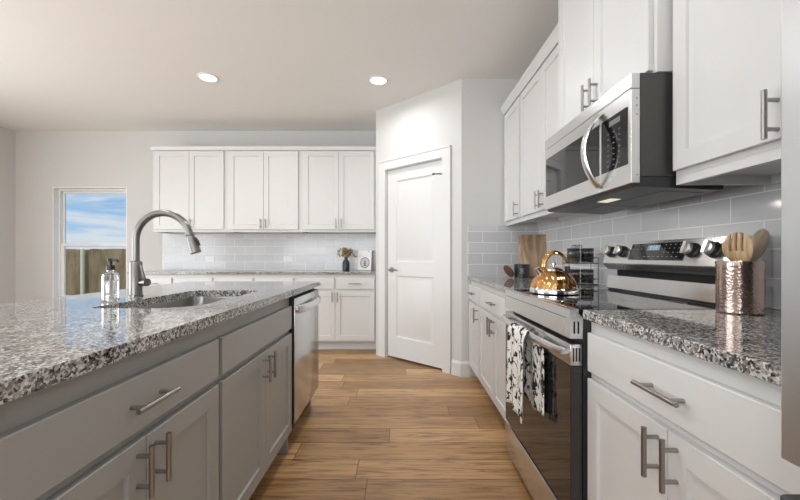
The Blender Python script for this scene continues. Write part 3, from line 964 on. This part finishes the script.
# =================================================================== REFRIGERATOR
def fridge():
    r = thing('refrigerator', 'stainless refrigerator at the right frame edge', 'refrigerator', (.486, .478, 0), RZ)
    wd = .905
    MB().box((.004, .075, .03), (wd, .770, 1.76)).build('body', M['darkgrey'], r)
    def door(x0, x1, z0, z1, name):
        o = [(x0, .0745), (x0, .0181)]
        for k in range(7):
            a = PI / 2 * k / 6
            o.append((x0 + .008 - .008 * math.cos(a), .018 - .018 * math.sin(a)))
        for k in range(7):
            a = PI / 2 * k / 6
            o.append((x1 - .008 + .008 * math.sin(a), .018 - .018 * math.cos(a)))
        o += [(x1, .0181), (x1, .0745)]
        return MB().loft([[(x, y, z0) for x, y in o], [(x, y, z1) for x, y in o]]).build(name, M['steel_z'], r)
    d1 = door(0, wd / 2 - .003, .853, 1.775, 'door'); d2 = door(wd / 2 + .003, wd, .853, 1.775, 'door')
    for d, x in ((d1, wd / 2 - .06), (d2, wd / 2 + .06)):
        h = MB().tube([(x, -.0005, .95), (x, -.04, .97), (x, -.05, 1.05), (x, -.05, 1.55), (x, -.04, 1.63), (x, -.0005, 1.65)], .011, 12)
        h.build('handle', M['steel_z'], d)
    MB().box((.002, .035, .775), (wd - .002, .0745, .8525)).build('handle_recess', M['blackplastic'], r)
    dr = door(0, wd, .09, .774, 'freezer_drawer')
    MB().box((.002, -.001, .7745), (wd - .002, .030, .806), .004).build('drawer_grip', M['blackmetal'], dr)
    MB().box((.01, .09, 0), (wd - .01, .7, .0295)).build('base_grille', M['blackplastic'], r)
fridge()

# =================================================================== THINGS ON THE RIGHT COUNTER AND COOKTOP
def kettle():
    r = thing('tea_kettle', 'golden fluted stainless tea kettle standing on the black cooktop', 'kettle', (.748, 1.80, .9292), 0)
    r.scale = (.93, .93, .95)
    NF = 12
    MB().lathe([(.112, .0), (.119, .004), (.120, .020), (.117, .027), (.113, .030)], n=48).build('base_band', M['chrome'], r)
    prof = [(.1130, .0302), (.110, .040), (.104, .058), (.092, .080), (.074, .100), (.056, .112), (.044, .117)]
    MB().lathe(prof, n=96, rfun=lambda a, k: 1 + (.055 * abs(math.sin(NF / 2 * a)) - .03) * (1 if 0 < k < 6 else .4)).build('kettle_body', M['gold'], r, smooth=60)
    ld = MB().lathe([(.0445, .1172), (.0445, .122), (.040, .127), (.022, .133), (.008, .135)], n=36).build('lid', M['chrome'], r)
    MB().lathe([(.006, .1352), (.006, .142), (.012, .147), (.012, .153), (.006, .157)], n=20).build('lid_knob', M['chrome'], ld)
    # spout with whistle cap, towards the corner side
    sp = MB().tube([(-.066, .0, .098), (-.082, .0, .116), (-.090, .0, .128)], [.018, .015, .0135], 16)
    spo = sp.build('spout', M['chrome'], r)
    pts = [(-.050, 0, .118), (-.054, 0, .140), (-.045, 0, .172), (-.020, 0, .200), (.015, 0, .208), (.046, 0, .192), (.066, 0, .160), (.072, 0, .128)]
    # smooth the arch
    def cr(P, n=5):
        P = [Vector(p) for p in P]; out = []
        for i in range(len(P) - 1):
            a, b, c, d = P[max(i - 1, 0)], P[i], P[i + 1], P[min(i + 2, len(P) - 1)]
            for k in range(n):
                t = k / n
                out.append(.5 * ((2 * b) + (c - a) * t + (2 * a - 5 * b + 4 * c - d) * t * t + (3 * b - a - 3 * c + d) * t ** 3))
        out.append(P[-1]); return out
    ap = cr(pts)
    h = MB().tube(ap[:-4], .006, 14, ry=.013)
    ho = h.build('handle', M['gold'], r)
    MB().tube([(.070, 0, .138), (.072, 0, .122), (.073, 0, .104)], [.009, .0105, .009], 12, ry=.014).build('handle_joint', M['blackplastic'], ho)
kettle()

def spice_rack():
    x0, y0 = 1.135, 2.33
    r = thing('spice_rack', 'two tier black wire spice rack beside the range backguard', 'spice rack', (x0, y0, .9287))
    b = MB()
    wd, dp = .180, .088
    for z in (.004, .136):
        pts = [(-wd / 2, -dp / 2, z), (wd / 2, -dp / 2, z), (wd / 2, dp / 2, z), (-wd / 2, dp / 2, z), (-wd / 2, -dp / 2, z)]
        for p, q in zip(pts[:-1], pts[1:]): b.cyl(p, q, .0028, n=8)
        pts = [(p[0], p[1], z + .034) for p in pts]
        for p, q in zip(pts[:-1], pts[1:]): b.cyl(p, q, .0025, n=8)
        for x in (-.06, -.02, .02, .06): b.cyl((x, -dp / 2, z), (x, dp / 2, z), .002, n=8)
    for sx in (-1, 1):
        b.cyl((sx * wd / 2, dp / 2, 0), (sx * wd / 2, dp / 2, .172), .0018, n=8)
        b.cyl((sx * wd / 2, -dp / 2, 0), (sx * wd / 2, -dp / 2, .172), .0018, n=8)
    b.cyl((0, dp / 2, .136), (0, dp / 2, .246), .002, n=8)
    for s in (-1, 1):
        b.tube([(s * (.004 + .024 * (k / 14)) * 1.0 + s * .010 * math.sin(k * .7), dp / 2, .244 + .008 * math.cos(k * .7)) for k in range(15)], .002, 8)
    b.build('wire_frame', M['blackmetal'], r)
    proto = None
    specs = [(-.043, .0075, 'reddish spice', 'spice_a', 'left jar on the lower tier'), (.043, .0075, 'dark peppercorns', 'spice_b', 'right jar on the lower tier'),
             (-.043, .1400, 'tan spice', 'spice_c', 'left jar on the upper tier'), (.043, .1400, 'dark brown spice', 'spice_b', 'right jar on the upper tier')]
    for k, (dx, dz, what, sm, where) in enumerate(specs):
        j = thing('spice_jar', f'black lidded glass spice jar, {where} of the wire rack', 'jar', (x0 + dx, y0, .9287 + dz), 0, 'spice jars in the wire rack')
        prof = [(.0, .0), (.036, .0), (.0375, .003), (.0375, .066), (.034, .071)]
        inn = [(.032, .070), (.035, .065), (.035, .004), (.0, .003)]
        MB().lathe(prof + inn, n=24).build('jar_glass', M['jarglass'], j)
        MB().lathe([(.0, .0035), (.0345, .0042), (.0345, .058), (.0, .058)], n=24).build('spice', M[sm], j)
        MB().lathe([(.0370, .0712), (.0380, .073), (.0380, .088), (.036, .090)], n=24).build('lid', M['blackmetal'], j)
spice_rack()

def cutting_board():
    # leans against the tiled end wall
    hgt, wd, th = .375, .250, .018
    base = Vector((1.150, 3.200, .9330))
    o = MB()
    lp = rrect(-wd / 2, 0, wd / 2, hgt, .018, 0, 6)
    o.loft([[(x, 0, y) for x, y, _ in lp], [(x, th, y) for x, y, _ in lp]])
    bm = o.bm
    ob = o.build('cutting_board', M['acacia'])
    ob.location = base
    ob.rotation_euler = (math.radians(-12), 0, math.radians(-24))
    tag(ob, 'striped brown wooden cutting board leaning against the corner backsplash', 'cutting board')
cutting_board()

def canister():
    r = thing('tin_canister', 'small black tin with white marking in front of the cutting board', 'canister', (1.020, 3.10, .9289))
    MB().lathe([(.0, 0), (.060, .0), (.062, .003), (.062, .104), (.064, .106), (.064, .112), (.060, .112), (.060, .006), (.0, .006)], n=36).build('tin_body', M['vase'], r)
    mk = MB()
    def arc(a0, a1, z0, z1, q=.0625):
        n = 8
        A0 = [(q * math.cos(a0 + (a1 - a0) * i / n), q * math.sin(a0 + (a1 - a0) * i / n)) for i in range(n + 1)]
        for i in range(n):
            mk.loft([[(A0[i][0] * s, A0[i][1] * s, z0), (A0[i + 1][0] * s, A0[i + 1][1] * s, z0), (A0[i + 1][0] * s, A0[i + 1][1] * s, z1), (A0[i][0] * s, A0[i][1] * s, z1)] for s in (1.0, 1.006)])
    c = -PI / 2 - .3
    arc(c - .30, c + .30, .072, .076); arc(c - .16, c - .06, .052, .066); arc(c + .06, c + .16, .052, .066); arc(c - .30, c + .30, .040, .043)
    mk.build('tin_marking', M['marking'], r, smooth=0)
    l = MB().lathe([(.0, -.008), (.054, -.008), (.056, -.006), (.056, .006), (.054, .008), (.0, .008)], n=36)
    ob = l.build('wooden_lid', M['walnut'])  # round wooden lid leaning beside the tin
    ob.location = (.905, 3.08, .9289 + .0555)
    ob.rotation_euler = (0, math.radians(58), math.radians(14))
    tag(ob, 'round dark wooden lid leaning on the left of the black tin', 'coaster')
canister()

def crock():
    r = thing('utensil_crock', 'hammered rose copper utensil crock on the counter by the refrigerator', 'crock', (1.088, 1.185, .9287))
    R_ = .060
    out = [(R_ - .004, .0), (R_, .004), (R_, .15), (R_ + .001, .164), (R_, .166)]
    inn = [(R_ - .003, .166), (R_ - .003, .006), (.0, .006)]
    MB().lathe([(.0, .0)] + out + inn, n=64).build('crock_body', M['copper'], r, smooth=40)
    # slotted wooden fork
    def utensil(name, label, foot, tip, hw, hl, slots, m, yaw):
        foot = Vector(foot); tip = Vector(tip)
        L = (tip - foot).length
        # blade in local x (width), y (thickness), z (length)
        pts = []
        n = 22
        zb0 = L - hl
        def half(z):
            s = (z - zb0) / hl
            if s < 0: return .0065
            return .0065 + (hw - .0065) * math.sin(min(1, max(0, s)) * PI * .5 / .62) if s < .62 else hw * math.sqrt(max(0.0, 1 - ((s - .62) / .38) ** 2) ) + .0006
        b = MB()
        loops = []
        zs = [0, zb0 * .5, zb0] + [zb0 + hl * k / n for k in range(1, n + 1)]
        for z in zs:
            q = half(z); s = max(0, (z - zb0) / hl)
            t = .006 - .0025 * s
            bow = -.012 * math.sin(PI * s) if s > 0 else 0
            loops.append([(q * math.cos(2 * PI * i / 14), bow + t * math.sin(2 * PI * i / 14), z) for i in range(14)])
        b.loft(loops)
        o = b.build(name, m)
        if slots:
            bmh = bpy.data.meshes.new('cutter'); bb = MB()
            for x in slots:
                bb.box((x - .0042, -.05, L - hl * .48), (x + .0042, .05, L + .02))
            co = bb.build('slot_cutter', m)
            md = o.modifiers.new('slots', 'BOOLEAN'); md.object = co; md.operation = 'DIFFERENCE'; md.solver = 'EXACT'
            dg = bpy.context.evaluated_depsgraph_get()
            me = bpy.data.meshes.new_from_object(o.evaluated_get(dg))
            o.modifiers.clear(); o.data = me
            bpy.data.objects.remove(co)
        d = (tip - foot).normalized()
        q = d.to_track_quat('Z', 'Y')
        o.rotation_mode = 'QUATERNION'
        o.rotation_quaternion = q @ Matrix.Rotation(yaw, 4, 'Z').to_quaternion()
        o.location = foot
        return tag(o, label, 'utensil')
    fx = lambda dx, dy, dz: (1.088 + dx, 1.185 + dy, .9287 + dz)
    utensil('slotted_spoon', 'slotted round headed wooden spoon standing in the copper crock', fx(.030, -.005, .009), fx(-.010, -.004, .258), .053, .125, (-.019, .001, .021), M['spoonwood'], .05)
    utensil('wooden_spoon', 'grey brown wooden spoon leaning right out of the copper crock', fx(-.036, .026, .009), fx(.094, .016, .270), .026, .150, None, M['spoongrey'], .5)
crock()

# =================================================================== BACK COUNTER AND WALL
def vase():
    r = thing('bud_vase', 'small dark vase on the back counter beside the white plaque', 'vase', (-.668, 4.58, .9284))
    MB().lathe([(.0, 0), (.040, .0), (.044, .004), (.046, .06), (.044, .105), (.030, .128), (.020, .138), (.019, .155), (.022, .160),
                (.018, .160), (.016, .150), (.016, .138), (.028, .126), (.040, .104), (.042, .06), (.040, .008), (.0, .008)], n=32).build('vase_body', M['vase'], r)
    s = thing('dried_flowers', 'bunch of dried ochre flowers standing in the dark vase', 'flowers', (-.668, 4.58, .9284))
    rnd = random.Random(5)
    st = MB(); hd = MB(); lf = MB()
    for k in range(40):
        a = rnd.uniform(0, 2 * PI); sp = rnd.uniform(.015, .125)
        px = sp * math.cos(a) * 1.0 + rnd.uniform(-.01, .03); py = sp * math.sin(a) * .5; pz = rnd.uniform(.185, .285) - sp * .22
        st.tube([(.0 + rnd.uniform(-.008, .008), rnd.uniform(-.008, .008), .02), (px * .12, py * .12, .157), (px * .5, py * .5, .157 + (pz - .157) * .6), (px, py, pz)], .0016, 5)
        tgt = lf if px < -.05 else hd
        for q in range(7):
            ox, oy, oz = (rnd.uniform(-.016, .016) for _ in range(3))
            q_ = rnd.uniform(.005, .011)
            tgt.lathe([(.0005, -q_), (q_ * .8, -q_ * .4), (q_, .1 * q_), (q_ * .6, q_ * .7), (.0005, q_)], (px + ox, py + oy, pz + oz), 7)
    st.build('stems', M['flower_brown'], s); hd.build('flower_heads', M['flower_tan'], s); lf.build('grey_leaves', M['flower_grey'], s)
vase()

def plaque():
    r = thing('decor_plaque', 'white plaque with dark round wreath emblem on the back counter', 'plaque', (-.445, 4.60, .9289), math.radians(-12))
    W2, Hh = .088, .255
    tilt = Matrix.Rotation(math.radians(-8), 4, 'X')
    MB().box((-W2, 0, .002), (W2, .045, Hh), .003).move(tilt).build('board', [M['paper']], r)
    MB().box((W2 + .0003, .001, .003), (W2 + .001, .044, Hh - .001)).move(tilt).build('board_side', M['board_edge'], r)
    e = MB()
    c = Vector((.004, 0, .098))
    def ring(q0, q1, sx=1.0, n=36):
        e.loft([[(c.x + q * math.cos(2 * PI * i / n), y, c.z + q * 1.12 * math.sin(2 * PI * i / n)) for i in range(n)]
                for q, y in ((q0, -.0004), (q0, -.001), (q1, -.001), (q1, -.0004))], ring=True)
    ring(.052, .060)
    rnd = random.Random(11)
    for k in range(16):
        a = 2 * PI * k / 16
        p = c + Vector((math.cos(a) * .045, -.0008, math.sin(a) * .050))
        q = c + Vector((math.cos(a + .35) * .036, -.0008, math.sin(a + .35) * .040))
        e.tube([p, (p + q) / 2 + Vector((0, 0, .003)), q], [.001, .004, .001], 6, ry=.0006, up=(1, 0, 0))
    for p, q in (((.0, -.040), (.002, .036)), ((.001, -.02), (-.024, -.004)), ((.001, -.02), (.025, -.006)), ((.001, .002), (-.020, .020)), ((.001, .002), (.022, .018)), ((-.026, -.034), (.028, -.032))):
        e.tube([c + Vector((p[0], -.0008, p[1])), c + Vector((q[0], -.0008, q[1]))], .0048, 6, ry=.0006, up=(1, 0, .3))
    e.box((.045, -.001, .232), (.062, -.0004, .240))
    e.move(tilt).build('wreath_emblem', M['ink'], r)
plaque()

def outlet(x, label):
    r = thing('wall_outlet', label, 'outlet', (x, BY - .0083, 1.072), 0, 'outlets on the back tile')
    MB().box((-.060, -.005, -.036), (.060, -.0002, .036), .002).build('cover_plate', M['outlet'], r)
    s = MB()
    for sx in (-1, 1):
        s.box((sx * .020 - .0145, -.0058, -.015), (sx * .020 + .0145, -.0051, .015))
    f = s.build('receptacle', M['outlet'], r)
    t = MB()
    for sx in (-1, 1):
        for dz in (-.006, .006): t.box((sx * .020 - .005, -.0063, dz - .0012), (sx * .020 + .004, -.0059, dz + .0012))
        t.cyl((sx * .020 + .009, -.0059, 0), (sx * .020 + .009, -.0063, 0), .0025, n=8)
    t.build('slots', M['outletslot'], f, smooth=0)
outlet(-2.478, 'left of the two white outlets on the back tile, behind the faucet spray head')
outlet(-1.458, 'right of the two white outlets on the back tile, toward the dark vase')

# =================================================================== CEILING LIGHTS
def downlight(x, y, label):
    r = thing('recessed_downlight', label, 'ceiling light', (x, y, CEIL - .0002), 0, 'recessed downlights in the ceiling')
    MB().lathe([(.070, -.004), (.074, -.009), (.088, -.006), (.092, -.001), (.092, 0), (.070, 0)], n=40).build('trim_ring', M['white_plastic'], r)
    MB().lathe([(.0, -.0045), (.0695, -.0045), (.0695, -.0015), (.0, -.0015)], n=32).build('lens', M['lens'], r)
    area('downlight_glow', (x, y, CEIL - .03), (0, 0, 0), .14, .14, LAMP_POWER, LAMP_COL, 'DISK', math.radians(170))
spots = [(-1.75, 3.375, 'recessed ceiling downlight on the left, above the island end'),
         (-.20, 3.43, 'recessed ceiling downlight on the right, near the pantry wall'),
         (-1.75, 1.55, 'added unseen ceiling downlight over the island sink, above the frame'),  # this and the following downlights are unseen, added to brighten the room
         (-.20, 1.55, 'added unseen ceiling downlight over the aisle by the range, above the frame'),
         (-1.75, -.3, 'added unseen ceiling downlight over the island end behind the viewpoint'),
         (-.20, -.3, 'added unseen ceiling downlight over the aisle by the refrigerator'),
         (-3.6, 1.2, 'added unseen ceiling downlight over the dining side left of the island'),
         (-3.6, -1.6, 'added unseen ceiling downlight at the rear left behind the viewpoint'),
         (-1.2, -2.4, 'added unseen ceiling downlight at the rear behind the viewpoint')]
for s in spots: downlight(*s)
